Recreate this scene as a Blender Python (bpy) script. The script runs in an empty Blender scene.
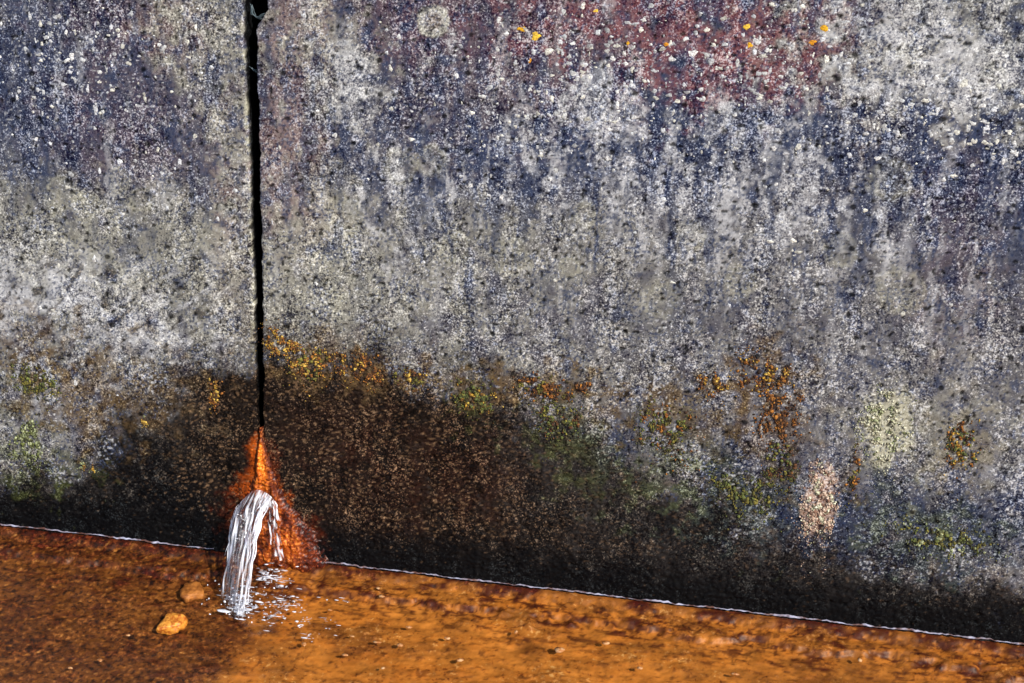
import bpy, math, random
import numpy as np
C = bpy.context.scene
COL = C.collection
random.seed(7); RNG = np.random.default_rng(11)
R = math.radians

# ------------------------------------------------------------------ camera, sky, sun
W_, H_, F_ = 1024, 683, 1500.0
PITCH, YAW, BAT = R(29.76), R(10.4), R(10.8)
CAM = np.array([0.554, -1.3566, 1.1156])
cp, sp, cy, sy = math.cos(PITCH), math.sin(PITCH), math.cos(YAW), math.sin(YAW)
FWD = np.array([-sy*cp, cy*cp, -sp]); RIGHT = np.array([cy, sy, 0.0]); UP = np.cross(RIGHT, FWD)
cam = bpy.data.objects.new('camera', bpy.data.cameras.new('camera')); COL.objects.link(cam)
cam.location = CAM; cam.rotation_euler = (R(90) - PITCH, 0, YAW)
cam.data.lens = 36.0 * F_ / W_; cam.data.clip_end = 500; cam.data.clip_start = 0.01
C.camera = cam
SUN_DIR = np.array([0.62, -0.50, 0.72]); SUN_DIR /= np.linalg.norm(SUN_DIR)
wd = bpy.data.worlds.new('World'); C.world = wd; wd.use_nodes = True
nt = wd.node_tree
sky = nt.nodes.new('ShaderNodeTexSky'); sky.sky_type = 'NISHITA'; sky.sun_disc = False
sky.sun_elevation = math.asin(SUN_DIR[2]); sky.sun_rotation = math.atan2(SUN_DIR[0], SUN_DIR[1])
nt.links.new(sky.outputs[0], nt.nodes['Background'].inputs[0])
nt.nodes['Background'].inputs[1].default_value = 0.10
sl = bpy.data.lights.new('sun', 'SUN'); sl.energy = 3.6; sl.angle = R(0.5); sl.color = (1, 0.95, 0.88)
so = bpy.data.objects.new('sun', sl); COL.objects.link(so)
from mathutils import Vector
so.rotation_euler = Vector(SUN_DIR).to_track_quat('Z', 'Y').to_euler(); so.location = (2, -2, 3)
C.view_settings.view_transform = 'Standard'; C.view_settings.look = 'None'
C.view_settings.exposure = 0.58; C.view_settings.gamma = 1.0

# ------------------------------------------------------------------ helpers
K = 0.0012                                            # metres per survey unit on the wall
NRM = np.array([0, -math.cos(BAT), math.sin(BAT)])    # outward normal of the battered wall
SLP = np.array([0, math.sin(BAT), math.cos(BAT)])     # up the wall
def ray(px, py):
    d = FWD + RIGHT*(px - W_/2)/F_ - UP*(py - H_/2)/F_
    return d
def wq(px, py):                                       # survey point on the wall -> wall units (along, up)
    d = ray(px, py); t = -(CAM @ NRM)/(d @ NRM); p = CAM + d*t
    return p[0]/K, (p @ SLP)/K
def gp(px, py, z=0.0):                                # survey point on the water / bed
    d = ray(px, py); t = (z - CAM[2])/d[2]
    return CAM + d*t
def srgb(r, g, b, s=0.8):
    c = np.array([r, g, b], float)/255
    return np.where(c <= .04045, c/12.92, ((c+.055)/1.055)**2.4)*s
PERM = RNG.permutation(256).astype(np.int32); PERM = np.concatenate([PERM, PERM])
GA = np.linspace(0, 2*np.pi, 16, endpoint=False); GX = np.cos(GA).astype(np.float32); GY = np.sin(GA).astype(np.float32)
def pn(x, y, seed=0):
    x = np.asarray(x, np.float32) + seed*17.31; y = np.asarray(y, np.float32) + seed*7.77
    xf = np.floor(x); yf = np.floor(y); fx = x-xf; fy = y-yf
    xi = xf.astype(np.int32) & 255; yi = yf.astype(np.int32) & 255
    u = fx*fx*fx*(fx*(fx*6-15)+10); v = fy*fy*fy*(fy*(fy*6-15)+10)
    def g(ix, iy, dx, dy):
        h = PERM[PERM[ix & 255] + (iy & 255)] & 15
        return GX[h]*dx + GY[h]*dy
    a = g(xi, yi, fx, fy); b = g(xi+1, yi, fx-1, fy); c = g(xi, yi+1, fx, fy-1); d = g(xi+1, yi+1, fx-1, fy-1)
    return ((a+(b-a)*u) + ((c+(d-c)*u)-(a+(b-a)*u))*v)*1.5
def fbm(x, y, wl, o=4, seed=0, g=0.55):
    s = 0; a = 1.0; t = 0
    for i in range(o):
        s = s + a*pn(x/wl*(2.03**i), y/wl*(2.03**i), seed+i*3); t += a; a *= g
    return s/t*1.5
def ss(a, b, x):
    t = np.clip((x-a)/(b-a), 0, 1); return t*t*(3-2*t)

def link(name, me, mat=None, parent=None, label=None, cat=None, group=None, kind=None, smooth=False):
    o = bpy.data.objects.new(name, me); COL.objects.link(o)
    if mat and not len(me.materials): me.materials.append(mat)
    if parent: o.parent = parent
    if label: o['label'] = label
    if cat: o['category'] = cat
    if group: o['group'] = group
    if kind: o['kind'] = kind
    if smooth: me.polygons.foreach_set('use_smooth', np.ones(len(me.polygons), bool)); me.update()
    return o
def empty(name, loc, label, cat, group=None):
    o = bpy.data.objects.new(name, None); COL.objects.link(o); o.location = loc; o.empty_display_size = .02
    o['label'] = label; o['category'] = cat
    if group: o['group'] = group
    return o
def mesh_np(name, V, Fq, cols=None):                  # V (n,3), Fq (m,3|4)
    V = np.asarray(V, np.float32); Fq = np.asarray(Fq, np.int32); k = Fq.shape[1]
    me = bpy.data.meshes.new(name)
    me.vertices.add(len(V)); me.vertices.foreach_set('co', V.ravel())
    me.loops.add(Fq.size); me.loops.foreach_set('vertex_index', Fq.ravel())
    me.polygons.add(len(Fq)); me.polygons.foreach_set('loop_start', np.arange(0, Fq.size, k, dtype=np.int32))
    for n, a in (cols or {}).items():
        a = np.asarray(a, np.float32)
        if a.ndim == 1:
            at = me.attributes.new(n, 'FLOAT', 'POINT'); at.data.foreach_set('value', a)
        else:
            at = me.attributes.new(n, 'FLOAT_COLOR', 'POINT')
            at.data.foreach_set('color', np.concatenate([a, np.ones((len(a), 1), np.float32)], 1).ravel())
    me.update(calc_edges=True); me.validate()
    return me
def grid_faces(ny, nx, flip=False):
    i = np.arange(ny*nx).reshape(ny, nx)
    f = np.stack([i[:-1, :-1], i[:-1, 1:], i[1:, 1:], i[1:, :-1]], -1).reshape(-1, 4)
    return f[:, ::-1] if flip else f

# ------------------------------------------------------------------ materials
def newmat(name):
    m = bpy.data.materials.new(name); m.use_nodes = True
    return m, m.node_tree.nodes, m.node_tree.links, m.node_tree.nodes['Principled BSDF']
def N(ns, t, **kw):
    n = ns.new(t)
    for k, v in kw.items(): setattr(n, k, v)
    return n
def mixc(ns, ls, f, a, b):
    n = N(ns, 'ShaderNodeMix', data_type='RGBA')
    for s, v in ((0, f), (6, a), (7, b)):
        if isinstance(v, bpy.types.NodeSocket): ls.new(v, n.inputs[s])
        else: n.inputs[s].default_value = v if s == 0 else (*v, 1)
    return n.outputs[2]
def maprange(ns, ls, v, a, b, c=0, d=1):
    n = N(ns, 'ShaderNodeMapRange', interpolation_type='SMOOTHSTEP'); ls.new(v, n.inputs[0])
    for i, x in enumerate((a, b, c, d)): n.inputs[i+1].default_value = x
    return n.outputs[0]
def noise(ns, ls, co, scale, detail=3, rough=.6, dist=0):
    n = N(ns, 'ShaderNodeTexNoise'); ls.new(co, n.inputs['Vector'])
    n.inputs['Scale'].default_value = scale; n.inputs['Detail'].default_value = detail
    n.inputs['Roughness'].default_value = rough; n.inputs['Distortion'].default_value = dist
    return n.outputs[0]
def attr(ns, n, o=0): return N(ns, 'ShaderNodeAttribute', attribute_name=n).outputs[o]
def grain_mat(name, scale, lo=.37, mid=(.46, .53), hi=.63, bump=.4, rough=(.85, .55), spec=.06):
    """three stain colours carried by the mesh, sorted into grains by fine noise"""
    m, ns, ls, bs = newmat(name)
    co = N(ns, 'ShaderNodeTexCoord').outputs['Object']
    nf = noise(ns, ls, co, scale, 3, .65); nc = noise(ns, ls, co, scale*.38, 2, .6)
    mx_ = N(ns, 'ShaderNodeMath', operation='MULTIPLY_ADD'); ls.new(nc, mx_.inputs[0]); mx_.inputs[1].default_value = .34; ls.new(attr(ns, 'bias', 2), mx_.inputs[2])
    m2 = N(ns, 'ShaderNodeMath', operation='MULTIPLY_ADD'); ls.new(nf, m2.inputs[0]); m2.inputs[1].default_value = .83; ls.new(mx_.outputs[0], m2.inputs[2])
    m3 = N(ns, 'ShaderNodeMath', operation='SUBTRACT'); ls.new(m2.outputs[0], m3.inputs[0]); m3.inputs[1].default_value = .085 + .5
    m4 = N(ns, 'ShaderNodeMath', operation='MULTIPLY_ADD'); ls.new(m3.outputs[0], m4.inputs[0]); ls.new(attr(ns, 'gain', 2), m4.inputs[1]); m4.inputs[2].default_value = .5; n1 = m4.outputs[0]
    c = mixc(ns, ls, maprange(ns, ls, n1, lo, mid[0]), attr(ns, 'dark'), attr(ns, 'mid'))
    c = mixc(ns, ls, maprange(ns, ls, n1, mid[1], hi), c, attr(ns, 'light'))
    ls.new(c, bs.inputs['Base Color'])
    b = N(ns, 'ShaderNodeBump'); b.inputs['Strength'].default_value = bump; b.inputs['Distance'].default_value = .0012
    ls.new(n1, b.inputs['Height']); ls.new(b.outputs[0], bs.inputs['Normal'])
    ls.new(maprange(ns, ls, attr(ns, 'wet', 2), 0, 1, *rough), bs.inputs['Roughness'])
    bs.inputs['Specular IOR Level'].default_value = spec
    return m
def speck_mat(name, ca, cb, scale=300, rough=.9, bump=.3):
    m, ns, ls, bs = newmat(name)
    co = N(ns, 'ShaderNodeTexCoord').outputs['Object']
    n1 = noise(ns, ls, co, scale, 3, .65)
    ls.new(mixc(ns, ls, maprange(ns, ls, n1, .35, .65), ca, cb), bs.inputs['Base Color'])
    b = N(ns, 'ShaderNodeBump'); b.inputs['Strength'].default_value = bump; b.inputs['Distance'].default_value = .001
    ls.new(n1, b.inputs['Height']); ls.new(b.outputs[0], bs.inputs['Normal'])
    bs.inputs['Roughness'].default_value = rough
    return m
def tint_mat(name, rough=.9, scale=700):
    m, ns, ls, bs = newmat(name)
    co = N(ns, 'ShaderNodeTexCoord').outputs['Object']
    n1 = noise(ns, ls, co, scale, 2, .6)
    mul = N(ns, 'ShaderNodeMix', data_type='RGBA', blend_type='MULTIPLY'); mul.inputs[0].default_value = 1
    ls.new(attr(ns, 'tint'), mul.inputs[6])
    ls.new(mixc(ns, ls, maprange(ns, ls, n1, .35, .65), (.55, .52, .5), (1.25, 1.25, 1.2)), mul.inputs[7])
    ls.new(mul.outputs[2], bs.inputs['Base Color']); bs.inputs['Roughness'].default_value = rough
    return m
M_WALL = grain_mat('stained_concrete', 520, bump=.22)
M_RUST = grain_mat('rust_crust', 330, rough=(.7, .35), bump=.5, spec=.22)
M_BED = grain_mat('rusty_streambed', 210, .33, (.45, .56), .68, bump=.25, rough=(.7, .5), spec=.3)
M_MOSS = tint_mat('moss'); M_LICHEN = tint_mat('lichen', scale=500)
M_SHEEN = speck_mat('painted_sheen', srgb(96, 62, 50), srgb(186, 186, 208), 55, .5)  # meniscus sky reflection as pale colour, broken with rusty brown
M_PEB = speck_mat('rusty_stone', srgb(176, 90, 20), srgb(246, 170, 66), 220, .5, .8)
M_EARTH = speck_mat('dark_earth', srgb(28, 20, 14), srgb(60, 46, 34), 40)
M_GROUND = speck_mat('gritty_ground', srgb(70, 62, 46), srgb(120, 108, 80), 12)

def thin_fresnel(ns, ls, ior, bump):
    # a single sheet stands for the water body: same reflectance from either side, so light reaches the bed
    g = N(ns, 'ShaderNodeNewGeometry'); v = N(ns, 'ShaderNodeMapRange'); ls.new(g.outputs['Backfacing'], v.inputs[0])
    v.inputs[3].default_value = ior; v.inputs[4].default_value = 1/ior
    fr = N(ns, 'ShaderNodeFresnel'); ls.new(v.outputs[0], fr.inputs[0]); ls.new(bump, fr.inputs[1]); return fr
def water_surface_mat():
    m, ns, ls, bs = newmat('clear_water'); ns.remove(bs)
    out = [n for n in ns if n.type == 'OUTPUT_MATERIAL'][0]
    co = N(ns, 'ShaderNodeTexCoord').outputs['Object']
    n1 = noise(ns, ls, co, 60, 3, .5)
    b = N(ns, 'ShaderNodeBump'); b.inputs['Strength'].default_value = .12; b.inputs['Distance'].default_value = .004
    ls.new(n1, b.inputs['Height'])
    fr = thin_fresnel(ns, ls, 1.33, b.outputs[0])
    tr = N(ns, 'ShaderNodeBsdfTransparent'); tr.inputs[0].default_value = (.96, .92, .86, 1)
    gl = N(ns, 'ShaderNodeBsdfGlossy'); gl.inputs['Roughness'].default_value = .06; ls.new(b.outputs[0], gl.inputs['Normal'])
    mx = N(ns, 'ShaderNodeMixShader'); ls.new(fr.outputs[0], mx.inputs[0]); ls.new(tr.outputs[0], mx.inputs[1]); ls.new(gl.outputs[0], mx.inputs[2])
    ls.new(mx.outputs[0], out.inputs[0]); return m
M_WATER = water_surface_mat()
def jet_mat(name, lo, hi):
    """clear water with glints where foam = 0, aerated white where foam = 1"""
    m, ns, ls, bs = newmat(name); out = [n for n in ns if n.type == 'OUTPUT_MATERIAL'][0]
    co = N(ns, 'ShaderNodeTexCoord').outputs['Object']
    b = N(ns, 'ShaderNodeBump'); b.inputs['Strength'].default_value = .5; b.inputs['Distance'].default_value = .002
    ls.new(noise(ns, ls, co, 260, 2, .5), b.inputs['Height'])
    tr = N(ns, 'ShaderNodeBsdfTransparent'); tr.inputs[0].default_value = (.93, .94, .97, 1)
    gl = N(ns, 'ShaderNodeBsdfGlossy'); gl.inputs['Roughness'].default_value = .12; ls.new(b.outputs[0], gl.inputs['Normal'])
    lw = thin_fresnel(ns, ls, 1.6, b.outputs[0])
    clear = N(ns, 'ShaderNodeMixShader'); ls.new(lw.outputs[0], clear.inputs[0]); ls.new(tr.outputs[0], clear.inputs[1]); ls.new(gl.outputs[0], clear.inputs[2])
    bs.inputs['Base Color'].default_value = (.86, .87, .92, 1); bs.inputs['Roughness'].default_value = .2; ls.new(b.outputs[0], bs.inputs['Normal'])
    mx = N(ns, 'ShaderNodeMixShader')
    ls.new(maprange(ns, ls, attr(ns, 'foam', 2), 0, 1, lo, hi), mx.inputs[0]); ls.new(clear.outputs[0], mx.inputs[1]); ls.new(bs.outputs[0], mx.inputs[2])
    ls.new(mx.outputs[0], out.inputs[0]); return m
M_JET = jet_mat('spouting_water', 0, 1.0)
M_FOAM = jet_mat('foam', .05, .9)

# ------------------------------------------------------------------ the wall: height and stains
WETPTS = [(-300, 505), (0, 492), (60, 478), (105, 455), (135, 428), (185, 385), (225, 362), (262, 352), (330, 356), (400, 372), (470, 392), (520, 412),
          (590, 445), (640, 478), (700, 505), (760, 525), (850, 548), (950, 580), (1024, 590), (1400, 620)]
WX, WY = np.array([wq(*p) for p in WETPTS]).T
def dry_height(x, y):                                 # signed height over the wet line, in wall units
    wob = fbm(x, y, 60, 3, 31)*32 + fbm(x, y, 14, 2, 33)*14
    return y - np.interp(x, WX, WY) + wob
def height(x, y):                                     # metres, proud of the wall plane
    d = dry_height(x, y); wet = ss(20, -40, d)
    h = .0022*pn(x/170, y/170, 1) + .0012*fbm(x, y, 45, 3, 2) + .0007*fbm(x, y, 9, 2, 4)
    var = np.clip(.45 + 1.1*pn(x/26, y/26, 9), .12, 1.1)
    h = h + (.00042*var + .0007*wet)*pn(x/3.6, y/3.0, 6)
    return h + .0010*wet*np.abs(pn(x/7, y/6, 8))
class Stain:
    def __init__(s, x, y):
        s.x, s.y = x, y
        s.wx = x + fbm(x, y, 40, 3, 41)*24 + fbm(x, y, 9, 2, 43)*7
        s.wy = y + fbm(x, y, 40, 3, 45)*24 + fbm(x, y, 9, 2, 47)*7
        s.pt = fbm(x, y, 16, 3, 51); s.fine = pn(x/3.1, y/3.1, 53)
    def blob(s, px, py, rx, ry, soft=.5, patch=.4, rot=0):
        qx, qy = wq(px, py); dx = s.wx-qx; dy = s.wy-qy
        if rot:
            c, n = math.cos(rot), math.sin(rot); dx, dy = dx*c+dy*n, -dx*n+dy*c
        r = np.sqrt((dx/rx)**2 + (dy/ry)**2) + patch*s.pt + .22*s.fine*patch
        return ss(1+soft, 1-soft, r)
PAL = {  # mid, dark, light
 'base': ((94, 92, 98), (28, 28, 46), (202, 199, 199)),
 'pale': ((152, 149, 136), (58, 57, 58), (226, 222, 206)),
 'white': ((190, 189, 190), (110, 110, 120), (244, 244, 242)),
 'red': ((128, 80, 82), (74, 34, 46), (206, 180, 180)),
 'navy': ((48, 58, 84), (8, 13, 42), (160, 168, 190)),
 'plum': ((94, 80, 88), (36, 26, 48), (196, 184, 188)),
 'rose': ((140, 118, 114), (84, 58, 60), (200, 184, 176)),
 'wet': ((30, 23, 19), (9, 7, 6), (124, 100, 78)),
 'wetgrey': ((43, 40, 39), (13, 12, 15), (98, 94, 86)),
 'black': ((11, 10, 11), (4, 4, 6), (44, 48, 50)),
 'rust': ((176, 78, 16), (84, 24, 6), (250, 150, 60)),
 'redbrown': ((92, 36, 14), (36, 10, 5), (176, 92, 44)),
 'tan': ((116, 90, 66), (60, 44, 32), (168, 138, 108)),
 'darkred': ((74, 24, 9), (28, 7, 4), (150, 66, 34)),
 'green': ((78, 82, 44), (26, 30, 14), (150, 156, 104)),
 'ochre': ((96, 76, 50), (36, 24, 14), (172, 148, 108)),
 'cream': ((186, 182, 158), (122, 118, 102), (234, 232, 212)),
 'pink': ((188, 158, 138), (110, 76, 62), (232, 212, 196)),
}
PAL = {k: [srgb(*c) for c in v] for k, v in PAL.items()}
class Paint:
    def __init__(s, n, base):
        s.c = [np.tile(b.astype(np.float32), (n, 1)) for b in PAL[base]]
    def lay(s, name, m):
        m = np.clip(m, 0, 1).astype(np.float32)[:, None]
        for i in range(3): s.c[i] = s.c[i] + (PAL[name][i].astype(np.float32) - s.c[i])*m
    def mul(s, f, idx=(0, 1, 2)):
        for i in idx: s.c[i] = s.c[i]*f[:, None].astype(np.float32)
ROS = [(433, 22, 15), (455, 247, 17), (510, 258, 19), (345, 215, 20), (400, 168, 17), (432, 160, 15), (570, 266, 10), (660, 300, 18), (585, 215, 12),
       (900, 290, 22), (840, 250, 16), (740, 280, 15), (330, 300, 12), (60, 195, 20), (120, 180, 12), (140, 200, 13), (90, 205, 12), (890, 180, 20), (690, 235, 15)]
DRIPS = [(500, 155, 4, 34), (590, 130, 5, 45), (795, 205, 5, 60), (735, 195, 4, 50), (440, 185, 4, 34), (560, 170, 3, 40), (625, 180, 4, 45), (680, 160, 3, 45),
         (770, 170, 4, 60), (712, 225, 4, 45), (540, 150, 3, 30), (405, 200, 4, 40), (845, 215, 3, 40), (370, 190, 3, 40), (650, 210, 3, 40), (880, 225, 3, 40)]
def wall_paint(x, y):
    n = len(x); S = Stain(x, y); P = Paint(n, 'base'); B = S.blob
    d = dry_height(x, y); streak = fbm(x, y*.22, 12, 3, 61); big = fbm(x, y, 120, 3, 63); med = fbm(x, y, 28, 3, 65)
    # pale band across the middle, dark weathered band above it
    top = np.array([wq(*p)[1] for p in ((0, 170), (262, 190), (512, 190), (800, 205), (1024, 230))])
    tx = np.array([wq(*p)[0] for p in ((0, 170), (262, 190), (512, 190), (800, 205), (1024, 230))])
    db = np.interp(x, tx, top) - y + big*28 + streak*26
    P.lay('pale', ss(-25, 45, db)*.62*ss(-.4, .45, med + .5*big + .2))
    right = ss(wq(450, 200)[0], wq(900, 200)[0], x)
    P.lay('base', right*ss(-.5, .4, med + big*.6)*.8)
    P.lay('navy', ss(25, -40, db)*ss(-.7, .2, streak + .2*med)*.9*ss(wq(0, 700)[1]*0 + 900, 520, y)*(.55 + .45*ss(wq(250, 0)[0], wq(420, 0)[0], x)))
    for a in ((60, 110, 90, 80), (470, 150, 120, 40), (660, 120, 60, 40), (740, 100, 90, 35), (960, 190, 70, 40), (400, 60, 60, 60), (560, 110, 60, 40), (985, 130, 50, 25)):
        P.lay('navy', B(*a, soft=.7, patch=.9)*.7)
    P.lay('white', ss(.25, .6, streak + .35*med)*ss(70, 10, np.abs(db + 5))*.25*ss(wq(300, 0)[0], wq(420, 0)[0], x))
    # purple red stains along the top
    for a in ((700, 40, 130, 42), (770, 62, 70, 30), (560, 40, 110, 50), (500, 20, 90, 40), (830, 30, 60, 40)):
        P.lay('red', B(*a, soft=.9, patch=1.1)*.9*ss(-.9, .25, med + .6*S.pt + .1))
    for a in ((160, 90, 70, 70), (140, 20, 60, 30), (390, 40, 60, 90), (470, 70, 70, 60), (450, 15, 80, 30), (950, 90, 22, 30), (960, 250, 30, 80), (120, 150, 60, 40)):
        P.lay('plum', B(*a, soft=.8, patch=1.2)*.5)
    for a in ((285, 120, 26, 120), (310, 40, 30, 50), (300, 190, 30, 60), (225, 180, 20, 120), (180, 30, 40, 30)):
        P.lay('rose', B(*a, soft=.6, patch=.6)*.65)
    for a in ((500, 90, 60, 40), (360, 100, 40, 40), (210, 110, 30, 60), (600, 60, 30, 20), (860, 70, 40, 40)):
        P.lay('base', B(*a, soft=.8, patch=1.3)*.6)
    # pale washes
    for a in ((940, 40, 100, 45), (1000, 85, 70, 30), (905, 70, 40, 25), (210, 30, 40, 40), (335, 60, 35, 40)):
        P.lay('pale', B(*a, soft=.8, patch=1.1)*.8)
    for a in ((930, 75, 60, 22), (985, 60, 50, 30), (890, 20, 40, 20)):
        P.lay('white', B(*a, soft=.9, patch=1.5)*.65)
    for a in ((600, 110, 22, 26), (590, 90, 16, 14), (725, 125, 14, 9), (60, 300, 80, 16), (20, 295, 60, 22), (130, 330, 50, 18), (75, 270, 60, 14), (930, 85, 50, 10), (345, 75, 20, 30)):
        P.lay('white', B(*a, soft=.6, patch=.9, rot=0)*.8)
    for a in ((45, 235, 60, 40), (180, 260, 90, 60), (330, 230, 50, 60), (350, 300, 80, 40), (230, 150, 16, 60)):
        P.lay('pale', B(*a, soft=.7, patch=.9)*.7)
    for px, py, rx, ry in DRIPS:
        P.lay('white', B(px, py, rx*1.6, ry, soft=.7, patch=1.0)*.75)
    for px, py, r in ROS:
        qx, qy = wq(px, py); rr = np.sqrt((x-qx)**2 + (y-qy)**2)/r + .25*S.pt
        P.lay('cream', ss(1.15, .7, rr)*(.14 + .26*ss(.45, .85, rr))*(1 + .6*S.fine))
    qx, qy = wq(433, 22); rr = np.hypot(x-qx, y-qy)/14 + .15*S.pt; P.lay('cream', ss(1.1, .9, rr)*(.25 + .5*ss(.45, .8, rr))); P.lay('white', ss(.35, .15, np.abs(rr-.75))*.3)
    fs = fbm(x + 3*S.pt, y*.11, 5.5, 2, 67); fz = ss(150, 40, np.abs(db - 25))*ss(wq(330, 0)[0], wq(440, 0)[0], x)*ss(-.2, .3, med + .1)
    P.lay('white', ss(.36, .6, fs)*fz*.55); P.lay('navy', ss(.30, .6, -fs)*fz*.7)
    rs2 = fbm(x + 5*S.pt, y*.16, 16, 3, 75)
    P.lay('navy', ss(.12, .5, rs2)*ss(20, 90, d)*(.2 + .4*ss(wq(500, 330)[1], wq(500, 200)[1], y))); P.lay('white', ss(.25, .6, -rs2)*ss(20, 90, d)*.32)
    # dark rings and blots of grime
    P.lay('navy', ss(.35, .8, fbm(x, y, 22, 3, 71) + .3*S.fine)*.7*ss(-10, 60, d))
    cl = fbm(x, y, 7.5, 3, 73) + .35*med; P.lay('white', ss(.5, .85, cl)*.4*ss(10, 60, d)); P.lay('navy', ss(.46, .8, -cl)*.5*ss(10, 60, d))
    # transition: brown mottling just above the wet line
    P.lay('ochre', ss(60, 0, d)*ss(.0, .6, S.pt + .2)*.4)
    P.lay('wetgrey', ss(60, -5, d)*ss(-.5, .3, med)*.75)
    lz = ss(wq(245, 0)[0], wq(190, 0)[0], x)*ss(120, 70, np.abs(y - wq(120, 350)[1]))
    dg = fbm((x*.8 + y*.6)*.35, (y*.8 - x*.6), 9, 3, 69)
    P.lay('white', ss(.1, .5, dg)*lz*.55); P.lay('wet', ss(.22, .6, -dg)*lz*.75)
    browny = ss(wq(600, 0)[0], wq(430, 0)[0], x)*ss(wq(120, 0)[0], wq(190, 0)[0], x)
    P.lay('wetgrey', ss(12, -25, d))
    P.lay('wet', ss(6, -22, d + S.pt*12)*(.25 + .75*browny))
    for a in ((450, 450, 70, 60), (350, 450, 90, 60), (330, 500, 60, 50), (450, 510, 60, 40), (560, 520, 80, 40)):
        P.lay('wet', B(*a, soft=.6, patch=.7)*.8)
    for a in ((425, 470, 60, 50), (330, 430, 50, 40), (365, 500, 50, 40), (480, 480, 40, 40)):
        P.lay('redbrown', B(*a, soft=.8, patch=.9)*.05)
    for a in ((575, 470, 60, 40), (620, 510, 60, 36), (150, 430, 40, 40), (170, 400, 40, 30), (720, 565, 60, 20), (860, 575, 60, 25), (560, 440, 30, 30)):
        P.lay('wetgrey', B(*a, soft=.7, patch=.8)*.55)
    for a in ((80, 505, 110, 26), (180, 505, 50, 36), (140, 470, 50, 30), (850, 530, 110, 28), (770, 500, 50, 25), (720, 480, 24, 40), (930, 510, 60, 20), (700, 530, 50, 20), (120, 440, 22, 26)):
        P.lay('black', B(*a, soft=.7, patch=.8)*.75)
    for a in ((860, 515, 110, 34), (760, 470, 40, 40), (980, 520, 60, 40), (640, 430, 40, 30)):
        P.lay('navy', B(*a, soft=.8, patch=1.3)*.6)
    # black foot of the wall just above the water
    P.lay('black', ss(62, 18, y + S.pt*18)*.97)
    # algae and ochre staining
    for a in ((35, 382, 26, 18), (28, 440, 22, 30), (20, 465, 26, 20), (475, 397, 18, 16), (560, 420, 26, 30), (680, 440, 36, 40), (745, 500, 40, 30), (940, 540, 50, 22), (590, 455, 30, 30),
              (85, 465, 20, 12), (660, 480, 30, 22), (905, 515, 40, 20)):
        P.lay('green', B(*a, soft=.8, patch=1.9)*.30)
    for a in ((330, 372, 40, 14), (440, 384, 60, 10), (510, 384, 40, 12), (625, 405, 40, 18), (300, 355, 30, 20), (365, 370, 26, 18), (410, 380, 20, 14), (545, 388, 30, 16), (775, 420, 26, 60), (765, 375, 26, 22), (960, 450, 20, 30), (70, 400, 50, 30), (120, 390, 60, 40), (20, 345, 40, 30), (690, 410, 50, 30), (855, 470, 10, 30)):
        P.lay('ochre', B(*a, soft=.7, patch=1.4)*.5)
    P.lay('cream', ss(1.25, .6, np.hypot((S.wx*.4+x*.6-wq(888, 425)[0])/21, (S.wy*.4+y*.6-wq(888, 425)[1])/38) + .4*S.pt)*.95)
    P.lay('cream', B(935, 430, 46, 36, soft=.8, patch=1.5)*.32)
    P.lay('pink', ss(1.2, .6, np.hypot((x-wq(820, 500)[0])/14, (y-wq(820, 500)[1])/38) + .5*S.pt + .25*S.fine)*.8)
    # rust bleeding from the joint
    for a in ((262, 470, 18, 34), (258, 520, 38, 40), (285, 535, 36, 28)):
        P.lay('redbrown', ss(1.3, .5, np.hypot((x-wq(a[0], a[1])[0])/a[2], (y-wq(a[0], a[1])[1])/a[3]) + .4*S.pt + .15*S.fine)*.75)
    for a in ((258, 455, 10, 22), (262, 492, 26, 22)):
        P.lay('rust', ss(1.3, .5, np.hypot((x-wq(a[0], a[1])[0])/a[2], (y-wq(a[0], a[1])[1])/a[3]) + .4*S.pt + .2*S.fine)*.7)
    P.lay('ochre', B(215, 388, 6, 12, soft=.6, patch=1)*.4)
    # spalled arris left of the joint: sunlit rim painted in cream, brownish lower down
    e = np.interp(y, [wq(260, 370)[1], wq(258, 310)[1], wq(250, 100)[1], wq(248, 0)[1]], [0, .9, 1, .4])
    de = np.interp(y*K, EY, JX) + np.interp(y*K, EY, EL) - x*K
    P.lay('cream', ss(.0055, .001, de)*ss(-.02, -.01, -de)*(x*K < np.interp(y*K, EY, JX))*e*ss(-.2, .35, pn(x/4, y/12, 77))*.75)
    wet = ss(15, -25, d)
    # dark pores and pale flecks baked into the concrete
    pore = pn(x/4.2, y/4.2, 81) + .5*pn(x/11, y/11, 83)
    P.lay('navy', ss(.30, .55, pn(x/2.6, y/2.6, 79) + .5*med + .25*S.pt)*.75*(1-wet)); P.mul(1 - .8*ss(.52, .74, pore)*(1-.5*wet))
    gi = np.floor(x/15); gj = np.floor(y/15); dp = np.full(n, 9., np.float32)
    for oi in (-1, 0, 1):
        for oj in (-1, 0, 1):
            hh = PERM[(PERM[(gi+oi).astype(np.int32) & 255] + (gj+oj).astype(np.int32)) & 255]; h2 = PERM[(hh + 71) & 255]; h3 = PERM[(hh*3 + 13) & 255]
            rad = np.where(h3 < 120, .8 + 2.3*(h3/120.)**2.5, .01)
            dp = np.minimum(dp, np.hypot(x - (gi+oi+hh/256.)*15 + .8*S.fine, (y - (gj+oj+h2/256.)*15)*1.15)/rad)
    P.mul(1 - .85*ss(1.25, .7, dp)*(1-.6*wet))
    fl = pn(x/3.0, y/3.0, 85) + .45*fbm(x, y, 40, 2, 87)
    P.lay('white', ss(.68, .82, fl)*.7*(1-wet))
    wf = pn(x/3.8, y/2.6, 89) + .35*pn(x/20, y/20, 91) - .25*ss(70, 20, y)
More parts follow.
